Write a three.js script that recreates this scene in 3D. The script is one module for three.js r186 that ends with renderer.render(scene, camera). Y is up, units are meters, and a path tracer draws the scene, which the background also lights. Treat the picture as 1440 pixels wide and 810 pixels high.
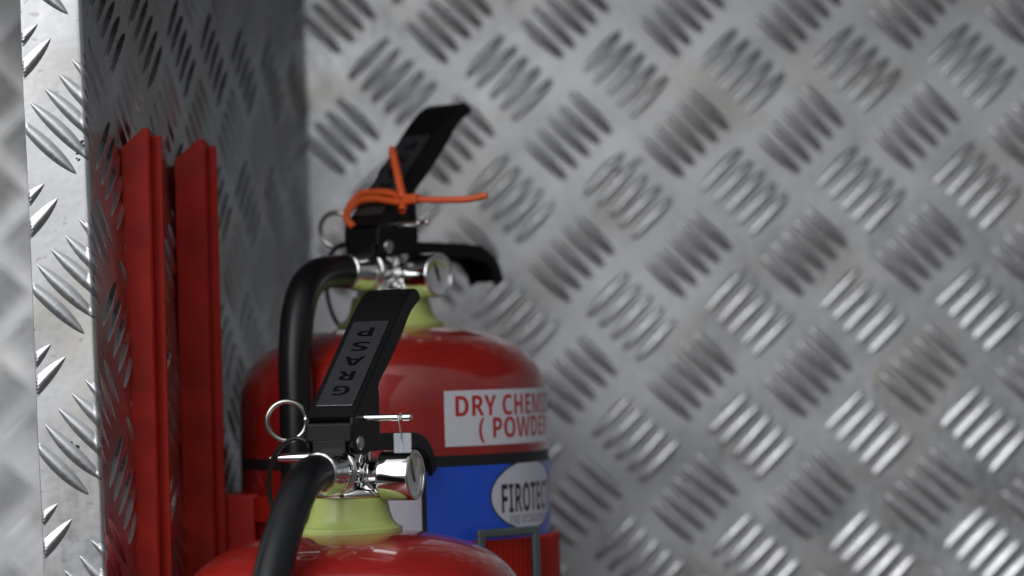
import * as THREE from 'three';
import { mergeGeometries } from 'three/addons/utils/BufferGeometryUtils.js';
import { RoundedBoxGeometry } from 'three/addons/geometries/RoundedBoxGeometry.js';
import { ImprovedNoise } from 'three/addons/math/ImprovedNoise.js';

// ---------------------------------------------------------------- camera, sky, sun, exposure
const scene = new THREE.Scene();
const D = Math.PI / 180, EYE = 0.407;
const camera = new THREE.PerspectiveCamera(2 * Math.atan(405 / 4000) / D, 16 / 9, 0.05, 200);
camera.rotation.order = 'YXZ';
camera.position.set(0, EYE, 0);
camera.rotation.set(1.57 * D, 0, -1.6 * D);
camera.focus = 1.315;
camera.userData.fStop = 5.2;
scene.add(camera);

const renderer = new THREE.WebGLRenderer({ antialias: true });
renderer.setSize(1024, 576);
renderer.toneMapping = THREE.LinearToneMapping;
renderer.toneMappingExposure = 1.12;
renderer.shadowMap.enabled = true;

const SUN = new THREE.Vector3(-0.76, 0.56, 1).normalize();
function overcastSky() {
  const w = 512, h = 256, d = new Float32Array(w * h * 4), n = new ImprovedNoise(), v = new THREE.Vector3();
  for (let j = 0; j < h; j++) for (let i = 0; i < w; i++) {
    const el = ((j + 0.5) / h - 0.5) * Math.PI, az = ((i + 0.5) / w - 0.5) * 2 * Math.PI;
    v.set(Math.cos(el) * Math.cos(az), Math.sin(el), Math.cos(el) * Math.sin(az));
    const cloud = n.noise(v.x * 3, v.y * 6, v.z * 3) * 0.12 + n.noise(v.x * 8, v.y * 15, v.z * 8 + 3) * 0.05;
    let L = el > 0 ? 0.13 + 0.22 * Math.sin(el) : 0.05;
    L *= 1 + cloud;
    L *= 1 + 9.5 * Math.pow(Math.max(0, v.dot(SUN)), 6);
    const k = (j * w + i) * 4;
    d[k] = L * 0.97; d[k + 1] = L; d[k + 2] = L * 1.05; d[k + 3] = 1;
  }
  const t = new THREE.DataTexture(d, w, h, THREE.RGBAFormat, THREE.FloatType);
  t.mapping = THREE.EquirectangularReflectionMapping;
  t.magFilter = t.minFilter = THREE.LinearFilter; t.needsUpdate = true;
  return t;
}
scene.background = overcastSky();
scene.environment = scene.background;
scene.environmentIntensity = 1;
const sun = new THREE.DirectionalLight(new THREE.Color(1, 0.97, 0.92), 0.5);
sun.position.copy(SUN).multiplyScalar(6); sun.target.position.set(0, 0.4, -1.5);
sun.castShadow = true; sun.shadow.radius = 85;
Object.assign(sun.shadow.camera, { left: -1.5, right: 1.5, top: 1.5, bottom: -1.5, near: 0.1, far: 15 });
scene.add(sun, sun.target);

// ---------------------------------------------------------------- helpers
let seed = 7;
const rnd = () => { seed = (seed * 1664525 + 1013904223) >>> 0; return seed / 4294967296; };
const noise = new ImprovedNoise();
const used = {};
function numbered(n) { const k = (used[n] = (used[n] ?? -1) + 1); return k ? `${n}_${String(k).padStart(3, '0')}` : n; }
function tag(o, label, category, group, kind) {
  o.userData.label = label;
  if (category) o.userData.category = category;
  if (group) o.userData.group = group;
  if (kind) o.userData.kind = kind;
  return o;
}
function thing(name, label, category, pos = [0, 0, 0], turn = 0, group, kind) {
  const o = new THREE.Group(); o.name = numbered(name); o.position.set(...pos); o.rotation.y = turn; scene.add(o);
  return tag(o, label, category, group, kind);
}
function part(name, geo, mat, parent, label) {
  const m = new THREE.Mesh(Array.isArray(geo) ? merge(geo) : geo, mat);
  m.name = name; m.castShadow = m.receiveShadow = true; parent.add(m);
  if (label) m.userData.label = label;
  return m;
}
const merge = (list) => list.length === 1 ? list[0] : mergeGeometries(list.map((g) => {
  const q = g.index ? g.toNonIndexed() : g;
  for (const k of Object.keys(q.attributes)) if (!['position', 'normal', 'uv'].includes(k)) q.deleteAttribute(k);
  return q;
}));
const MM = 0.001;
const V3 = (p) => new THREE.Vector3(p[0] * MM, p[1] * MM, p[2] * MM);
// lathe from [radius, y] in mm, turned about Y; axis 'x' or 'z' lays it along that axis
function lathe(pts, seg = 48, axis = 'y') {
  const g = new THREE.LatheGeometry(pts.map(([r, y]) => new THREE.Vector2(Math.max(r, 1e-4) * MM, y * MM)), seg);
  if (axis === 'x') g.rotateZ(-Math.PI / 2);
  if (axis === 'z') g.rotateX(Math.PI / 2);
  return g;
}
// corner-rounded lathe profile
function soft(pts, r) {
  const out = [];
  pts.forEach((p, i) => {
    if (i === 0 || i === pts.length - 1) { out.push(p); return; }
    const a = pts[i - 1], b = pts[i + 1];
    const la = Math.hypot(a[0] - p[0], a[1] - p[1]), lb = Math.hypot(b[0] - p[0], b[1] - p[1]);
    const k = Math.min(r, la * 0.45, lb * 0.45);
    const A = [p[0] + (a[0] - p[0]) / la * k, p[1] + (a[1] - p[1]) / la * k], B = [p[0] + (b[0] - p[0]) / lb * k, p[1] + (b[1] - p[1]) / lb * k];
    for (let s = 0; s <= 4; s++) { const t = s / 4; out.push([0, 1].map((c) => (1 - t) * (1 - t) * A[c] + 2 * t * (1 - t) * p[c] + t * t * B[c])); }
  });
  return out;
}
const tube = (pts, r, n = 80, rs = 20) => new THREE.TubeGeometry(new THREE.CatmullRomCurve3(pts.map(V3), false, 'centripetal'), n, r * MM, rs);
// polygon in the (z, y) plane, mm, extruded from x0 to x1 with a bevel
function side(pts, x0, x1, bevel = 0.5) {
  const s = new THREE.Shape(pts.map(([z, y]) => new THREE.Vector2(-z, y)));
  const g = new THREE.ExtrudeGeometry(s, { depth: x1 - x0 - 2 * bevel, bevelEnabled: true, bevelThickness: bevel, bevelSize: bevel, bevelOffset: -bevel, bevelSegments: 3, curveSegments: 8 });
  g.translate(0, 0, x0 + bevel); g.rotateY(Math.PI / 2); g.scale(MM, MM, MM);
  return g;
}
const box = (w, h, d, x, y, z, r = 0.8) => new RoundedBoxGeometry(w * MM, h * MM, d * MM, 3, Math.min(r, w / 2.01, h / 2.01, d / 2.01) * MM).translate(x * MM, y * MM, z * MM);
function smoothLine(pts, n) { return new THREE.CatmullRomCurve3(pts.map(([z, y]) => new THREE.Vector3(z, y, 0)), false, 'centripetal').getPoints(n).map((v) => [v.x, v.y]); }
function offsetLine(line, t) {
  return line.map((p, i) => {
    const a = line[Math.max(0, i - 1)], b = line[Math.min(line.length - 1, i + 1)], l = Math.hypot(b[0] - a[0], b[1] - a[1]);
    return [p[0] - (b[1] - a[1]) / l * t, p[1] + (b[0] - a[0]) / l * t];
  });
}

// ---------------------------------------------------------------- textures and materials
function grain(size, f) {
  const d = new Uint8Array(size * size * 4);
  for (let j = 0; j < size; j++) for (let i = 0; i < size; i++) {
    const c = f(i / size, j / size), k = (j * size + i) * 4;
    for (let q = 0; q < 3; q++) d[k + q] = Math.max(0, Math.min(255, Array.isArray(c) ? c[q] : c));
    d[k + 3] = 255;
  }
  const t = new THREE.DataTexture(d, size, size);
  t.wrapS = t.wrapT = THREE.RepeatWrapping; t.magFilter = THREE.LinearFilter; t.minFilter = THREE.LinearMipmapLinearFilter; t.generateMipmaps = true; t.needsUpdate = true;
  return t;
}
const fbm = (x, y, z, o = 4) => { let s = 0, a = 1, n = 0; for (let i = 0; i < o; i++) { s += a * noise.noise(x, y, z); n += a; a *= 0.5; x *= 2.03; y *= 2.03; } return s / n; };
const plateRough = grain(512, (u, v) => 118 + 60 * fbm(u * 9, v * 7, 1.3) + 26 * noise.noise(u * 140, v * 22, 4) + 18 * noise.noise(u * 60, v * 60, 9));
const plateBump = grain(512, (u, v) => 128 + 50 * fbm(u * 14, v * 14, 5.5) + 30 * noise.noise(u * 110, v * 110, 2));
const plateStain = grain(512, (u, v) => {
  const s = Math.max(0, fbm(u * 5, v * 5, 8.1) * 1.6 - 0.08), p = noise.noise(u * 90, v * 90, 3.3) > 0.62 ? 1 : 0, b = 232 + 14 * fbm(u * 20, v * 20, 0.4);
  return [b - 22 * s - 24 * p, b - 30 * s - 28 * p, b - 44 * s - 32 * p];
});
plateStain.colorSpace = THREE.SRGBColorSpace;
for (const t of [plateRough, plateBump, plateStain]) t.repeat.set(3, 3);    // uv are metres
const redGrain = grain(256, (u, v) => 128 + 70 * fbm(u * 26, v * 26, 2.2) + 20 * noise.noise(u * 120, v * 120, 7));
redGrain.repeat.set(14, 14);
const wear = grain(256, (u, v) => { const s = fbm(u * 8, v * 8, 1.1), q = fbm(u * 40, v * 40, 6.1) > 0.42 ? 40 : 0; const c = noise.noise(u * 70, v * 24, 2.9) > 0.6 ? 70 : 0; return [222 + 70 * s - q, 222 + 70 * s - q - c, 222 + 70 * s - q - c]; });
wear.colorSpace = THREE.SRGBColorSpace; wear.repeat.set(5, 5);

const dust = grain(256, (u, v) => { const s = fbm(u * 7, v * 7, 9.2), q = noise.noise(u * 90, v * 90, 4.4) > 0.6 ? 22 : 0; return [236 + 30 * s - q, 232 + 44 * s + q, 232 + 44 * s + q]; });
dust.colorSpace = THREE.SRGBColorSpace; dust.repeat.set(6, 3);
const S = (o) => new THREE.MeshStandardMaterial(o), P = (o) => new THREE.MeshPhysicalMaterial(o), C = (r, g, b) => new THREE.Color().setRGB(r, g, b);
const M = {
  plate: S({ color: C(0.79, 0.80, 0.82), metalness: 1, roughness: 0.74, roughnessMap: plateRough, bumpMap: plateBump, bumpScale: 0.00012, map: plateStain }),
  chrome: S({ color: C(0.82, 0.82, 0.81), metalness: 1, roughness: 0.07 }),
  steel: S({ color: C(0.55, 0.53, 0.48), metalness: 1, roughness: 0.2 }),
  rivet: S({ color: C(0.5, 0.5, 0.5), metalness: 1, roughness: 0.35 }),
  red: P({ color: C(0.4, 0.016, 0.011), roughness: 0.35, clearcoat: 1, clearcoatRoughness: 0.06, bumpMap: redGrain, bumpScale: 0.00004, map: dust }),
  bracket: P({ color: C(0.62, 0.026, 0.015), roughness: 0.45, specularIntensity: 0.45, bumpMap: redGrain, bumpScale: 0.00008, map: wear }),
  black: P({ color: C(0.005, 0.005, 0.0055), roughness: 0.45, specularIntensity: 0.5, bumpMap: redGrain, bumpScale: 0.00003 }),
  rubber: P({ color: C(0.006, 0.0065, 0.0075), roughness: 0.34, specularIntensity: 0.8, bumpMap: redGrain, bumpScale: 0.00003 }),
  lime: P({ color: C(0.5, 0.6, 0.18), roughness: 0.4, clearcoat: 0.3, clearcoatRoughness: 0.2 }),
  orange: S({ color: C(0.74, 0.11, 0.02), roughness: 0.5 }),
  white: S({ color: C(0.72, 0.72, 0.74), roughness: 0.5 }),
  dark: S({ color: C(0.012, 0.012, 0.013), roughness: 0.5 }),
  needle: S({ color: C(0.05, 0.02, 0.02), roughness: 0.5 }),
  buckle: S({ color: C(0.16, 0.19, 0.19), metalness: 0.6, roughness: 0.5 }),
  glass: P({ color: C(1, 1, 1), transmission: 1, thickness: 0, roughness: 0.02, ior: 1.45 }),
  film: P({ color: C(0.86, 0.9, 0.95), transmission: 0.75, thickness: 0, roughness: 0.25 }),
  paint: S({ color: C(0.12, 0.12, 0.12), roughness: 0.6 }),
  asphalt: S({ color: C(0.07, 0.07, 0.07), roughness: 0.9 }),
};

// ---------------------------------------------------------------- tread plate
// one raised bar: lens outline, rounded crest, along local x, standing out along z
function barGeometry(len, half, high, nx, ny, skew, blunt = 0.75) {
  const pos = [], uv = [], idx = [];
  for (let i = 0; i <= nx; i++) for (let j = 0; j <= ny; j++) {
    const t = -1 + 2 * i / nx, s = -1 + 2 * j / ny, o = Math.pow(1 - t * t, blunt);
    pos.push(t * len / 2, s * half * o + skew * (1 - t * t), high * Math.pow(1 - t * t, 0.6) * Math.pow(1 - s * s, 1.35) - 0.00008);
    uv.push(t * len / 2, s * half);
  }
  for (let i = 0; i < nx; i++) for (let j = 0; j < ny; j++) {
    const a = i * (ny + 1) + j, b = a + ny + 1;
    idx.push(a, b, a + 1, b, b + 1, a + 1);
  }
  const g = new THREE.BufferGeometry();
  g.setAttribute('position', new THREE.Float32BufferAttribute(pos, 3));
  g.setAttribute('uv', new THREE.Float32BufferAttribute(uv, 2));
  g.setIndex(idx); g.computeVertexNormals();
  return g;
}
const BARS = [0, 1, 2].map((k) => barGeometry(0.0355 + 0.0008 * k, 0.0036, 0.0018, 14, 8, (k - 1) * 0.0003, 0.42));
const BARS_SIDE = [0, 1, 2].map((k) => barGeometry(0.0335 + 0.0006 * k, 0.0034, 0.0017, 14, 8, (k - 1) * 0.0003));
const BARS_NEAR = [0, 1, 2].map((k) => barGeometry(0.0365 + 0.0008 * k, 0.0035, 0.0011, 34, 12, (k - 1) * 0.0005));
const PX = 0.0697, PY = 0.0727;
// centres of all bars of the five-bar pattern in [x0,x1]x[y0,y1]; (ox, oy) is the centre of one "/" group
function pattern(x0, x1, y0, y1, ox, oy, px = PX, gap = 0.0097) {
  const out = [];
  for (let k = -40; k <= 40; k++) for (let l = -40; l <= 40; l++) for (const up of [1, 0]) {
    const cx = ox + (k + (up ? 0 : 0.5)) * px, cy = oy + (l + (up ? 0 : 0.5)) * PY, sx = up ? 1 : -1;
    for (let m = -2; m <= 2; m++) {
      // "/" bars step along "\", "\" bars step along "/"
      const x = cx + m * gap * Math.SQRT1_2 * sx, y = cy - m * gap * Math.SQRT1_2;
      if (x > x0 && x < x1 && y > y0 && y < y1) out.push([x, y, (up ? 45 : -45) * D]);
    }
  }
  return out;
}
// a sheet between functions: gx(u,v) -> Vector3, with slight waviness
function sheet(f, nu, nv, su, sv) {
  const g = new THREE.PlaneGeometry(1, 1, nu, nv), p = g.attributes.position, uv = g.attributes.uv;
  for (let i = 0; i < p.count; i++) { const v = f(p.getX(i) + 0.5, p.getY(i) + 0.5); p.setXYZ(i, v.x, v.y, v.z); uv.setXY(i, uv.getX(i) * su, uv.getY(i) * sv); }
  g.computeVertexNormals();
  return g;
}
function addBars(wall, list, place, geos, limit, keep) {
  const rest = [];
  let n = 0;
  list.forEach(([x, y, a]) => {
    const o = place(x, y, a + (rnd() - 0.5) * 0.07), g = geos[Math.floor(rnd() * geos.length)];
    if (keep(x, y) && n < limit) { n++; const m = part('raised_bar', g, M.plate, wall); m.applyMatrix4(o); } else rest.push(g.clone().applyMatrix4(o));
  });
  if (rest.length) { const m = part('raised_bar_field', merge(rest), M.plate, wall); m.userData.kind = 'stuff'; }
}
const ZB = -1.7, FLOOR = 0, TOP = 0.775;
const dentAt = (x, y) => 0.0011 * noise.noise(x * 9, y * 9, 1.7) + 0.0005 * noise.noise(x * 23, y * 23, 4.1);

// back wall
const back = thing('back_wall', 'bright tread plate back wall of the compartment with rows of raised bars behind both extinguishers', 'wall', [0, 0, 0], 0, null, 'structure');
const BX0 = -0.1196, BX1 = 0.75;
part('plate', sheet((u, v) => { const x = BX0 + u * (BX1 - BX0), y = FLOOR + v * (TOP - FLOOR); return new THREE.Vector3(x, y, ZB + dentAt(x, y)); }, 110, 110, 0.87, 0.86), M.plate, back);
part('backing_sheet', new THREE.BoxGeometry(BX1 - BX0, TOP, 0.004).translate((BX0 + BX1) / 2, TOP / 2, ZB - 0.005), M.plate, back);
{
  const m4 = (x, y, a) => new THREE.Matrix4().makeRotationZ(a).setPosition(x, y, ZB + dentAt(x, y));
  const inView = (x, y) => x < 0.325 && Math.abs(y - EYE - 0.046) < 0.195 && !(x < 0.012 && y < EYE + 0.015 && x > -0.11);
  addBars(back, pattern(BX0 + 0.004, 0.45, 0.1, 0.74, 0.0712, 0.5795), m4, BARS, 300, inView);
  part('dent_crease', tube([[57, EYE * 1000 + 120, 1000 * ZB + 0.4], [63, EYE * 1000 + 115, 1000 * ZB + 0.8], [70, EYE * 1000 + 117, 1000 * ZB + 0.9], [75, EYE * 1000 + 120, 1000 * ZB + 0.7], [80, EYE * 1000 + 121, 1000 * ZB + 0.2]], 1.5, 30, 8), M.plate, back);
}

// side wall: from the bent front corner back to the inner corner
const frontX = (y) => -0.1883 - 0.0188 * (y - EYE);           // the corner leans a little
const ZF = -1.29;
const sidePoint = (s, y) => { const fx = frontX(y); return new THREE.Vector3(fx + (BX0 - fx) * s, y, ZF + (ZB - ZF) * s); };
const sideWall = thing('side_wall', 'dark tread plate side wall running back behind the two red posts', 'wall', [0, 0, 0], 0, null, 'structure');
const SL = Math.hypot(ZB - ZF, BX0 - frontX(EYE));
const sideN = new THREE.Vector3(ZF - ZB, 0, BX0 - frontX(EYE)).normalize();
part('plate', sheet((u, v) => { const y = FLOOR + v * TOP, p = sidePoint(u, y); return p.addScaledVector(sideN, dentAt(u * SL + 3, y) * Math.min(1, u * 8, (1 - u) * 8)); }, 60, 90, SL, TOP), M.plate, sideWall);
{
  const tx = new THREE.Vector3(BX0 - frontX(EYE), 0, ZB - ZF).normalize(), ty = new THREE.Vector3(0, 1, 0);
  const place = (x, y, a) => {
    const p = sidePoint(x / SL, y).addScaledVector(sideN, dentAt(x + 3, y) * Math.min(1, x / SL * 8, (1 - x / SL) * 8));
    const ex = tx.clone().multiplyScalar(Math.cos(a)).addScaledVector(ty, Math.sin(a)), ey = tx.clone().multiplyScalar(-Math.sin(a)).addScaledVector(ty, Math.cos(a));
    return new THREE.Matrix4().makeBasis(ex, ey, sideN).setPosition(p);
  };
  addBars(sideWall, pattern(0.006, SL - 0.006, 0.1, 0.74, 0.034, 0.427, 0.06), place, BARS_SIDE, 300, (x, y) => Math.abs(y - EYE - 0.03) < 0.17 && !(y < EYE - 0.05 && x > 0.15));
}

// front flange: the folded edge of the side wall that faces the camera
const flange = thing('corner_flange', 'bright folded tread plate edge strip facing the front at the far left', 'wall edge', [0, 0, 0], 0, null, 'structure');
{
  const FW = 0.0282, leftX = (y) => frontX(y) - FW - 0.001 * noise.noise(y * 14, 1, 1);
  const R = 0.0022;
  const prof = (u, y) => {                                  // u 0..1 across the face, then round the bend to the side wall
    const x0 = leftX(y), x1 = frontX(y);
    if (u < 0.8) { const x = x0 + (x1 - R - x0) * u / 0.8; return new THREE.Vector3(x, y, ZF + 0.0018 + 0.6 * dentAt(x + 1, y)); }
    const a = (u - 0.8) / 0.2 * 82 * D;
    return new THREE.Vector3(x1 - R + R * Math.sin(a), y, ZF + 0.0018 - R + R * Math.cos(a) + 0.6 * dentAt(x1 + 1, y) * Math.cos(a));
  };
  part('plate', sheet((u, v) => prof(u, FLOOR + v * TOP), 30, 160, FW, TOP), M.plate, flange);
  part('cut_edge', sheet((u, v) => { const y = FLOOR + v * TOP; return new THREE.Vector3(leftX(y) - 0.0002, y, ZF + 0.0018 - 0.003 * (1 - u) + 0.6 * dentAt(leftX(y) + 1, y)); }, 1, 160, 0.003, TOP), M.plate, flange);
  // a bar pressed into the strip before it was folded: it bends round the corner and stops at the cut edge
  const folded = (x, y, ang, src) => {
    const g = src.clone(), p = g.attributes.position, ca = Math.cos(ang), sa = Math.sin(ang), n = new THREE.Vector3(), q = new THREE.Vector3();
    for (let i = 0; i < p.count; i++) {
      const X = x + p.getX(i) * ca - p.getY(i) * sa, Y = y + p.getX(i) * sa + p.getY(i) * ca, x1 = frontX(Y), xl = leftX(Y) - x1;
      let h = p.getZ(i);
      const over = X + R;
      if (over <= 0) { const k = Math.max(X, xl); if (X < xl) h = -0.0004; q.set(x1 + k, Y, ZF + 0.0018 + 0.6 * dentAt(x1 + k + 1, Y) + h); }
      else {
        const am = 82 * D, al = Math.min(am, over / R), rest = Math.max(0, over - am * R);
        n.set(Math.sin(al), 0, Math.cos(al));
        q.set(x1 - R, Y, ZF + 0.0018 - R).addScaledVector(n, R + h);
        q.x += rest * Math.cos(al); q.z -= rest * Math.sin(al);
      }
      p.setXYZ(i, q.x, q.y, q.z);
    }
    g.computeVertexNormals();
    return g;
  };
  for (const [x, y, a] of pattern(-0.041, 0.008, 0.18, 0.64, -0.0405, 0.4165, 0.069, 0.0092))
    part('raised_bar', folded(x, y, a + (rnd() - 0.5) * 0.05, BARS_NEAR[Math.floor(rnd() * 3)]), M.plate, flange);
}
// scuffs of black rubber on the strip
{
  const bits = [];
  for (const [cx, cy, n] of [[-0.0022, EYE + 0.105, 9], [-0.0045, EYE + 0.101, 4], [-0.0128, EYE - 0.0305, 6], [-0.010, EYE - 0.033, 5]])
    for (let i = 0; i < n; i++) {
      const y = cy + (rnd() - 0.5) * 0.005, x = frontX(y) + cx - Math.abs(rnd() - 0.5) * 0.003;
      bits.push(new THREE.IcosahedronGeometry(0.0003 + 0.0005 * rnd(), 1).scale(0.8, 0.5 + rnd(), 0.15).rotateZ(rnd() * 3).translate(x, y, ZF + 0.0019 + 0.6 * dentAt(x + 1, y)));
    }
  part('scuff_mark', merge(bits), M.dark, flange);
}
// the plate beyond the flange, far left
const outer = thing('outer_panel', 'blurred light tread plate panel at the left border beyond the folded edge strip', 'wall', [0, 0, 0], 0, null, 'structure');
part('plate', sheet((u, v) => { const x = -0.9 + u * 0.62, y = FLOOR + v * TOP; return new THREE.Vector3(x, y, -2.1 + dentAt(x, y)); }, 60, 60, 0.62, TOP), M.plate, outer);
for (const [x, y, a] of pattern(-0.48, -0.285, 0.18, 0.68, -0.35, 0.43)) part('raised_bar', BARS[0], M.plate, outer).applyMatrix4(new THREE.Matrix4().makeRotationZ(a).setPosition(x, y, -2.1 + dentAt(x, y)));

const shelf = part('shelf_floor', new THREE.BoxGeometry(1.8, 0.02, 0.97).translate(-0.14, -0.01, -1.725), M.paint, scene);
tag(shelf, 'flat metal shelf floor under the extinguishers', 'floor', null, 'structure');
const roof = part('compartment_ceiling', new THREE.BoxGeometry(1.8, 0.02, 0.93).translate(-0.14, TOP + 0.01, -1.745), M.paint, scene);
tag(roof, 'metal ceiling closing the compartment above the extinguishers', 'ceiling', null, 'structure');
const ground = part('ground', new THREE.PlaneGeometry(120, 120).rotateX(-Math.PI / 2).translate(0, -0.75, 0), M.asphalt, scene);
tag(ground, 'grey asphalt ground in front of the compartment', 'ground', null, 'structure');

// ---------------------------------------------------------------- red bracket posts
function postShape(root, w, depth, y0, y1, slant) {
  // folded channel: front face with its top outer corner cut off, and a flange running back from it
  const f = new THREE.Shape();
  f.moveTo(0, y0); f.lineTo(w, y0); f.lineTo(w, y1); f.lineTo(w * 0.8, y1); f.lineTo(0, y1 - slant); f.closePath();
  const g = new THREE.ExtrudeGeometry(f, { depth: 0.0016, bevelEnabled: true, bevelThickness: 0.0006, bevelSize: 0.0006, bevelOffset: -0.0006, bevelSegments: 3 });
  part('front_face', g.translate(0, 0, -0.0028), M.bracket, root);
  part('side_flange', new RoundedBoxGeometry(0.0022, y1 - y0 - 0.0015, depth, 3, 0.0007).translate(w - 0.0006, (y0 + y1) / 2, -depth / 2 - 0.0012), M.bracket, root);
  part('return_lip', new RoundedBoxGeometry(0.0052, y1 - y0 - 0.004, 0.002, 3, 0.0007).translate(w + 0.0024, (y0 + y1) / 2 - 0.001, -depth * 0.52), M.bracket, root);
  part('wall_side', new RoundedBoxGeometry(0.0018, y1 - y0 - slant - 0.004, depth, 2, 0.0006).translate(0.0016, (y0 + y1 - slant) / 2, -depth / 2 - 0.003), M.bracket, root);
}
const post1 = thing('extinguisher_bracket', 'bright red folded steel bracket post nearest the tread plate edge strip', 'bracket', [-0.1823, 0, -1.335]);
postShape(post1, 0.0132, 0.021, 0.02, EYE + 0.1168, 0.0095);
const post2 = thing('extinguisher_bracket', 'darker red bracket with post, cradle and ribbed strap holding the rear extinguisher', 'bracket', [-0.1665, 0, -1.4145]);
postShape(post2, 0.0152, 0.021, 0.02, EYE + 0.1176, 0.0105);

// ---------------------------------------------------------------- extinguishers
const R0 = 80;
const head = {};
{
  head.collar = lathe(soft([[19, -1.5], [23.8, -1.5], [23.8, 1.4], [21.6, 2.4], [19.6, 4.6], [18.5, 8], [17.7, 12], [17.1, 15.2], [13, 15.4]], 0.8), 64);
  head.body = merge([
    lathe(soft([[14, 15.3], [17.2, 15.3], [17.6, 17.2], [16.8, 18.9], [14, 20.6], [11.4, 22.2], [10.6, 24.5], [10.4, 30], [10.4, 37], [8.6, 39], [0, 39]], 1.2), 64),
    box(13, 12, 13, 0, 36.5, 2, 1),
    lathe(soft([[0, 4], [7, 4], [7, 10], [5.5, 11], [5.4, 18.5]], 0.8), 40, 'x').translate(0, 26 * MM, 0),
    lathe(soft([[0, 4], [8.6, 4], [8.6, 14], [8.6, 16]], 0.8), 48, 'z').translate(0, 28 * MM, 0),
  ]);
  head.coupling = merge([
    lathe(soft([[8, 14], [10.8, 14], [11.6, 15], [11.6, 18], [10.9, 19], [9.6, 19.3]], 0.5), 56, 'z'),
    lathe([[9.6, 19.2], [10.7, 20], [10.6, 24], [10.2, 24.6], [10, 29.5], [9.4, 30.2], [9.4, 34.5], [9.1, 35.4], [8.2, 35.6]], 14, 'z').toNonIndexed(),
  ]);
  head.coupling.translate(0, 28 * MM, 0);
  head.gaugeCase = lathe(soft([[5, 17], [10.6, 17], [11.6, 18], [11.6, 32.4], [11.2, 33.2], [9.7, 33.2], [9.5, 31.2], [0, 31.0]], 0.5), 64, 'x').translate(0, 25 * MM, 0);
  head.dial = new THREE.CircleGeometry(0.0096, 40).rotateY(Math.PI / 2).translate(0.0314, 0.025, 0);
  head.glass = lathe([[9.5, 32.6], [6, 32.9], [0, 33.0]], 40, 'x').translate(0, 25 * MM, 0);
  const nd = new THREE.Shape([[-0.0006, -0.0034], [0.0006, -0.0034], [0.0014, 0.003], [0, 0.0076], [-0.0014, 0.003]].map((p) => new THREE.Vector2(...p)));
  head.needle = new THREE.ExtrudeGeometry(nd, { depth: 0.0003, bevelEnabled: false }).rotateZ(0.35).rotateY(Math.PI / 2).translate(0.0319, 0.025, 0);
  head.scale = new THREE.RingGeometry(0.0052, 0.0078, 30, 1, 0.5, 2.2).rotateY(Math.PI / 2).translate(0.0316, 0.025, 0);
  // upper lever: U channel, top skin and two flanges
  const top = smoothLine([[21, 52.8], [2, 67.6], [-20, 84.8], [-38, 98.8], [-46, 104.2], [-53, 107.8], [-60, 109.2], [-65, 107.6], [-66.5, 104.5]], 44);
  const under = offsetLine(top, 2.2).reverse();
  const low = smoothLine([[-65, 103], [-60, 101.2], [-52, 97], [-42, 88.4], [-25, 75.6], [-10, 64.6], [-10.5, 61]], 30);
  const flangePoly = [...offsetLine(top, 0.4), ...low, [-9.6, 42], [-7, 37], [8, 34.5], [17, 35.5], [22, 39], [22, 49]];
  head.lever = merge([side([...top, ...under], -11.8, 11.8, 0.9), side(flangePoly, 9.8, 12, 0.9), side(flangePoly, -12, -9.8, 0.9)]);
  head.yoke = merge([box(23.4, 9.4, 14, 0, 45.4, 15.5, 1.6), box(17, 7, 9, 0, 39, 18, 1)]);
  const hn = smoothLine([[20, 43], [-5, 43.4], [-40, 43.4], [-62, 42.6], [-74, 39.6], [-82, 33], [-86, 24]], 40);
  head.handle = merge([side([...hn, ...offsetLine(hn, 7.5).reverse()], 7.2, 9.6, 0.8), side([...hn, ...offsetLine(hn, 7.5).reverse()], -9.6, -7.2, 0.8), side([...hn, ...offsetLine(hn, 2.2).reverse()], -9.4, 9.4, 0.7)]);
  head.rivet = merge([1, -1].map((s) => lathe(soft([[0, 13.4], [2.6, 13.2], [3.3, 12.5], [3.4, 11.5]].map(([r, y]) => [r, y * s]), 0.4), 28, 'x').translate(0, 40.5 * MM, 15 * MM)));
  head.pin = lathe(soft([[0, -16], [1.6, -16], [1.6, 30.1], [1.0, 30.8], [1.0, 31.8], [1.6, 32.4], [1.6, 36], [1.2, 36.6], [0, 36.7]], 0.2), 24, 'x').translate(0, 51.6 * MM, 12 * MM);
  head.ring = new THREE.TorusGeometry(0.0090, 0.00125, 14, 60).rotateX(0.1).rotateY(0.35).translate(-0.0250, 0.0510, 0.0125);
  head.peg = lathe(soft([[0, -36], [0.9, -35.8], [1.1, -34.5], [1.1, -32], [2, -31], [2.3, -24], [2.6, -14], [3, -8]], 0.4), 24, 'x').translate(0, 34 * MM, 9 * MM);
  head.tether = tube([[-8, 37, 12], [-20, 43, 13], [-30, 38, 12], [-37, 25, 8], [-36, 10, 6], [-28, 0, 8], [-20, -3, 12]], 1.15, 60, 10);
  const q = Math.atan2(16.4, 21);
  head.sticker = new RoundedBoxGeometry(0.018, 0.0003, 0.060, 1, 0.0001);
  head.stickerAt = { y: 0.07588, z: -0.0080, q };
}
function canvasTexture(w, h, draw) {
  const c = document.createElement('canvas'); c.width = w; c.height = h;
  const x = c.getContext('2d'); draw(x, w, h);
  const t = new THREE.CanvasTexture(c); t.colorSpace = THREE.SRGBColorSpace; t.anisotropy = 8;
  return t;
}
function stretched(x, s, cx, cy, width, font) {
  x.save(); x.font = font; const m = x.measureText(s).width; x.translate(cx, cy); x.scale(width / m, 1); x.textAlign = 'center'; x.textBaseline = 'alphabetic'; x.fillText(s, 0, 0); x.restore();
}
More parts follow.
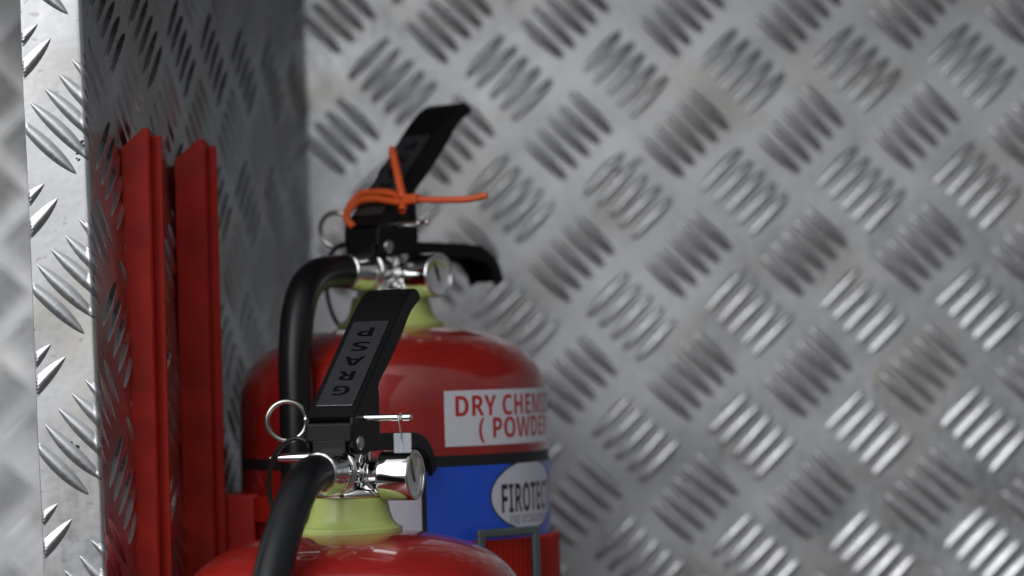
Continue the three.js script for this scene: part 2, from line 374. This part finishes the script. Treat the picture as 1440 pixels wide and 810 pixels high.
const graspTex = canvasTexture(180, 600, (x, w, h) => {
  x.fillStyle = '#46464a'; x.fillRect(0, 0, w, h);
  for (let i = 0; i < 900; i++) { x.fillStyle = `rgba(${rnd() < 0.5 ? '20,20,20' : '150,150,150'},${0.05 + 0.12 * rnd()})`; x.fillRect(rnd() * w, rnd() * h, 1 + rnd() * 3, 1 + rnd() * 8); }
  x.fillStyle = '#08080a';
  'GRASP'.split('').forEach((c, i) => stretched(x, c, w * 0.5, 134 + i * 105, 104, 'bold 92px sans-serif'));
});
M.sticker = S({ map: graspTex, roughness: 0.38, metalness: 0.5 });
// the plane that carries the print, laid on the sticker: canvas top at the low end, canvas left at +X
const stickerFace = new THREE.PlaneGeometry(0.0178, 0.0598).rotateZ(Math.PI).rotateX(-Math.PI / 2).translate(0, 0.00019, 0);

function makeExtinguisher(label, pos, height, yaw, hosePts, lift, neck) {
  const t = thing('fire_extinguisher', label, 'fire extinguisher', pos, 0);
  const n = 2.6, H = 42, prof = [];
  for (let i = 0; i <= 40; i++) { const r = 18 + (R0 - 18) * Math.sin(i / 40 * Math.PI / 2); prof.push([r, height - H * (1 - Math.pow(Math.max(0, 1 - Math.pow(r / R0, n)), 1 / n))]); }
  prof.push([R0, height - H - 20], [R0, 24], [77, 10], [70, 2], [0, 2]);
  const body = part('cylinder_body', lathe([...prof].reverse(), 128), M.red, t);
  part('foot_ring', lathe(soft([[66, 0], [74, 0], [77, 6], [77, 11]], 1), 96), M.black, t);
  const hd = (name, geo, mat, l, parent) => { const m = part(name, geo, mat, parent ?? t, l); if (!parent) { m.position.y = height * MM; m.rotation.y = yaw; } return m; };
  hd('neck_collar', head.collar, M.lime).scale.set(neck, 1, neck);
  hd('valve_body', head.body, M.chrome);
  hd('hose_coupling', head.coupling, M.chrome);
  const g = hd('pressure_gauge', head.gaugeCase, M.chrome);
  hd('dial', head.dial, M.white, null, g); hd('dial_scale', head.scale, M.lime, null, g); hd('needle', head.needle, M.needle, null, g); hd('gauge_glass', head.glass, M.glass, null, g);
  const lv = hd('upper_lever', head.lever, M.black);
  {                                                              // the lever turns on its pivot
    const c = new THREE.Vector3(0, 48 * MM, 14 * MM), w = c.clone().applyAxisAngle(new THREE.Vector3(1, 0, 0), lift * D);
    lv.rotation.set(lift * D, yaw, 0, 'YXZ');
    lv.position.add(c.sub(w).applyAxisAngle(new THREE.Vector3(0, 1, 0), yaw));
  }
  const st = hd('lever_sticker', head.sticker, M.rivet, null, lv);
  st.position.set(0.0004, head.stickerAt.y + 0.0003, head.stickerAt.z); st.rotation.x = head.stickerAt.q;
  const pr = part('sticker_print', stickerFace, M.sticker, lv); pr.position.copy(st.position); pr.rotation.copy(st.rotation);
  hd('lever_yoke', head.yoke, M.black);
  hd('carry_handle', head.handle, M.black);
  hd('pivot_rivet', head.rivet, M.rivet);
  const pin = hd('safety_pin', head.pin, M.chrome);
  hd('pull_ring', head.ring, M.steel, null, pin);
  hd('side_peg', head.peg, M.chrome);
  hd('tether_cord', head.tether, M.rubber);
  hd('hose', tube(hosePts, 8.4, 120, 28), M.rubber);
  return { t, body };
}
const HF = 333.6, HR = 429.7;
const frontPos = [-0.0772, 0, -1.31], rearPos = [-0.0634, 0, -1.48], yawF = -20 * D, yawR = -37 * D;
const front = makeExtinguisher('front fire extinguisher with lime collar, black hose and shiny gauge, only its red dome showing', frontPos, HF, yawF,
  [[0, 28, 33], [0, 27.4, 43], [0, 23.5, 53], [0, 15.5, 63], [0, 5, 73], [0, -8, 83], [0, -30, 95], [-2, -70, 106], [-6, -130, 112], [-10, -220, 108], [-10, -290, 104]], 2, 1);
const rear = makeExtinguisher('rear red fire extinguisher with white dry chemical label and blue brand band', rearPos, HR, yawR,
  [[0, 28, 33], [0, 27.8, 46], [1, 25.5, 59], [3.5, 19, 71], [6.5, 7, 80], [9, -12, 86], [10.5, -40, 88], [10.5, -80, 88], [10.5, -160, 88], [9, -260, 90], [9, -380, 90]], 7.5, 1.16);

// printed labels wrapped round the rear cylinder
function wrap(name, parent, r, y0, y1, a0, a1, mat, label) {
  return part(name, new THREE.CylinderGeometry(r * MM, r * MM, (y1 - y0) * MM, 64, 1, true, a0 * D, (a1 - a0) * D).translate(0, (y0 + y1) / 2 * MM, 0), mat, parent, label);
}
{
  const V = 2.45, mmDeg = R0 * D;
  const Y = (px) => HR + (458 - px) / 2.78;                       // mm height of a row of the cylinder's near side
  const la = 18.2 + V, lb = 96 + V, lw = (lb - la) * mmDeg, lh = Y(553) - Y(629.5);
  const pxm = 18;
  const powder = canvasTexture(Math.round(lw * pxm), Math.round(lh * pxm), (x, w, h) => {
    x.fillStyle = '#e2e2ea'; x.fillRect(0, 0, w, h);
    x.fillStyle = '#c2241c';
    stretched(x, 'DRY CHEMICAL', w / 2 - 1.6 * pxm, h * 0.465, 96 * pxm, `bold ${14.2 * pxm}px sans-serif`);
    stretched(x, '( POWDER )', w / 2, h * 0.875, 72 * pxm, `bold ${14.2 * pxm}px sans-serif`);
  });
  wrap('powder_label', rear.body, R0 + 0.25, Y(629.5), Y(553), la, lb, P({ map: powder, roughness: 0.4, clearcoat: 0.4, clearcoatRoughness: 0.15 }));
  wrap('black_stripe', rear.body, R0 + 0.2, Y(657), Y(641.5), -75, 175, M.dark);
  const bx = 9 + V, bw = (150 - bx) * mmDeg, yb0 = Y(790), yb1 = Y(657), bh = yb1 - yb0, s = 9;
  const brand = canvasTexture(Math.round(bw * s), Math.round(bh * s), (x, w, h) => {
    x.fillStyle = '#2159dc'; x.fillRect(0, 0, w, h);
    x.fillStyle = '#0c0d12'; x.fillRect(0, 0, 2.6 * s, h);
    const cx = (57.6 + V - bx) * mmDeg * s, cy = (yb1 - Y(702)) * s;
    x.beginPath(); x.ellipse(cx, cy, 30.6 * s, 18.2 * s, 0, 0, 7); x.fillStyle = '#0b0f20'; x.fill();
    x.beginPath(); x.ellipse(cx, cy, 29.6 * s, 17.2 * s, 0, 0, 7); x.fillStyle = '#dcdce6'; x.fill();
    x.fillStyle = '#08080a';
    stretched(x, 'FIROTECT', cx + 0.6 * s, cy + 8.2 * s, 49 * s, `bold ${20 * s}px sans-serif`);
    x.fillStyle = '#4a4a52';
    stretched(x, 'FIRE EXTINGUISHER', cx + 1.5 * s, cy + 14 * s, 38 * s, `${5.6 * s}px sans-serif`);
  });
  wrap('brand_label', rear.body, R0 + 0.25, yb0, yb1, bx, 150, P({ map: brand, roughness: 0.4, clearcoat: 0.5, clearcoatRoughness: 0.12 }));
  const notes = canvasTexture(512, 512, (x, w, h) => {
    x.fillStyle = '#cfcfda'; x.fillRect(0, 0, w, h); x.fillStyle = '#3c3866'; x.font = 'bold 38px sans-serif'; x.textAlign = 'right';
    ['V', 'V', 'Y', 'N'].forEach((c, i) => x.fillText(c, w - 120, 150 + i * 46));
  });
  wrap('instruction_label', rear.body, R0 + 0.22, yb0, yb1, -42, bx, P({ map: notes, roughness: 0.4, clearcoat: 0.4, clearcoatRoughness: 0.15 }));
}

// cradle and strap of the rear bracket, in post2's own space
{
  const cx = (rearPos[0] + 0.1665) * 1000, cz = (rearPos[2] + 1.4145) * 1000, e = EYE * 1000;
  const arc = (r, th, y0, y1, a0, a1, seg = 48) => {             // a curved strip with thickness, angles from the front (+z) towards +x
    const out = new THREE.Shape();
    for (let i = 0; i <= seg; i++) { const a = (a0 + (a1 - a0) * i / seg) * D; out[i ? 'lineTo' : 'moveTo']((r + th) * Math.sin(a), -(r + th) * Math.cos(a)); }
    for (let i = seg; i >= 0; i--) { const a = (a0 + (a1 - a0) * i / seg) * D; out.lineTo(r * Math.sin(a), -r * Math.cos(a)); }
    out.closePath();
    const g = new THREE.ExtrudeGeometry(out, { depth: y1 - y0 - 0.8, bevelEnabled: true, bevelThickness: 0.4, bevelSize: 0.4, bevelOffset: -0.4, bevelSegments: 2 });
    return g.rotateX(-Math.PI / 2).scale(1, 1, 1).translate(cx, y0 + 0.4, cz).scale(MM, MM, MM);
  };
  const r = R0 + 0.8;
  // cradle: two rails joined by uprights, so that the slots are real openings
  const cr = [arc(r, 2.4, e - 75, e - 62, -200, -22), arc(r, 2.4, e - 108, e - 84, -200, -22)];
  for (const [a0, a1] of [[-200, -90], [-74, -58], [-46, -22]]) cr.push(arc(r + 0.05, 2.3, e - 86, e - 73, a0, a1, 24));
  part('cradle', merge(cr), M.bracket, post2);
  part('cradle_arm', merge([box(26, 2.4, 40, cx - 80, e - 62, cz + 28, 0.8), box(26, 34, 2.4, cx - 82, e - 79, cz + 47, 0.8)]), M.bracket, post2);
  // strap with fine upright ribs
  part('strap', arc(R0 + 0.6, 3.2, e - 116, e - 86, -22, 190, 96), M.bracket, post2, 'ribbed red strap round the front of the rear extinguisher');
  for (let a = -20; a < 118; a += 2.4) {
    const rr = R0 + 4, m = part('strap_rib', stripRib(), M.bracket, post2);
    m.position.set((cx + rr * Math.sin(a * D)) * MM, (e - 101) * MM, (cz + rr * Math.cos(a * D)) * MM); m.rotation.y = a * D;
  }
  const bk = [], ba = 42, hw = 20.5;
  bk.push(box(hw * 2, 4.2, 2.6, 0, 17.2, 0, 1.1), box(hw * 2, 4.2, 2.6, 0, -17.2, 0, 1.1), box(4.6, 32, 2.6, hw - 2.3, 0, 0, 1.1), box(4.6, 32, 2.6, -hw + 2.3, 0, 0, 1.1));
  const b = part('buckle', merge(bk), M.buckle, post2, 'grey rectangular buckle frame on the red strap');
  b.position.set((cx + 87 * Math.sin(ba * D)) * MM, (e - 99.5) * MM, (cz + 87 * Math.cos(ba * D)) * MM); b.rotation.y = ba * D;
}
function stripRib() { return (stripRib.g ??= new RoundedBoxGeometry(0.0018, 0.0295, 0.0011, 1, 0.0005)); }

// ---------------------------------------------------------------- cable tie and clear tag
{
  const t = thing('cable_tie', 'orange cable tie looped round the black lever of the rear extinguisher', 'cable tie', [rearPos[0], HR * MM, rearPos[2]], yawR);
  part('loop', [tube([[-6, 51, 20.5], [-11.5, 56, 20], [-13.2, 64, 14], [-9, 68.6, 11.5], [0, 69, 11], [9, 68.4, 11.5], [16, 66.5, 12], [22, 63.5, 14], [24, 58, 18]], 2.0, 70, 10),
    tube([[-12, 59, 19], [-5, 64.6, 17], [4, 65.4, 16], [13, 64, 16], [22, 62.5, 16]], 1.8, 40, 10)], M.orange, t);
  part('lock_head', box(13, 5, 5, 26, 64, 15, 1), M.orange, t);
  const tail = [[24, 64, 17], [18, 76, 13], [10, 92, 8]], cv = new THREE.CatmullRomCurve3(tail.map(V3));
  const teeth = [tube(tail, 1.4, 30, 8)];
  for (let i = 1; i < 12; i++) { const p = cv.getPoint(i / 12); teeth.push(new THREE.SphereGeometry(0.0023, 10, 8).translate(p.x, p.y, p.z)); }
  part('toothed_tail', merge(teeth), M.orange, t);
  part('cut_end', [tube([[28, 64, 15], [42, 62.8, 11], [58, 62.5, 6], [67, 64, 2]], 1.7, 30, 8)], M.orange, t);
}
{
  const t = thing('seal_tag', 'small clear plastic seal tag hanging from the pin end above the front gauge', 'tag', [frontPos[0], HF * MM, frontPos[2]], yawF);
  part('wire', tube([[31.3, 53.4, 12], [30.9, 51.6, 13.5], [31.4, 46, 13.3], [31.8, 40, 12.6]], 0.4, 24, 8), M.rivet, t);
  part('tag_sheet', [box(8.6, 9, 0.7, 32, 40, 12.4, 0.3), box(0.9, 8.6, 1.2, 31.8, 40, 12.5, 0.3)], M.film, t);
}
renderer.render(scene, camera);
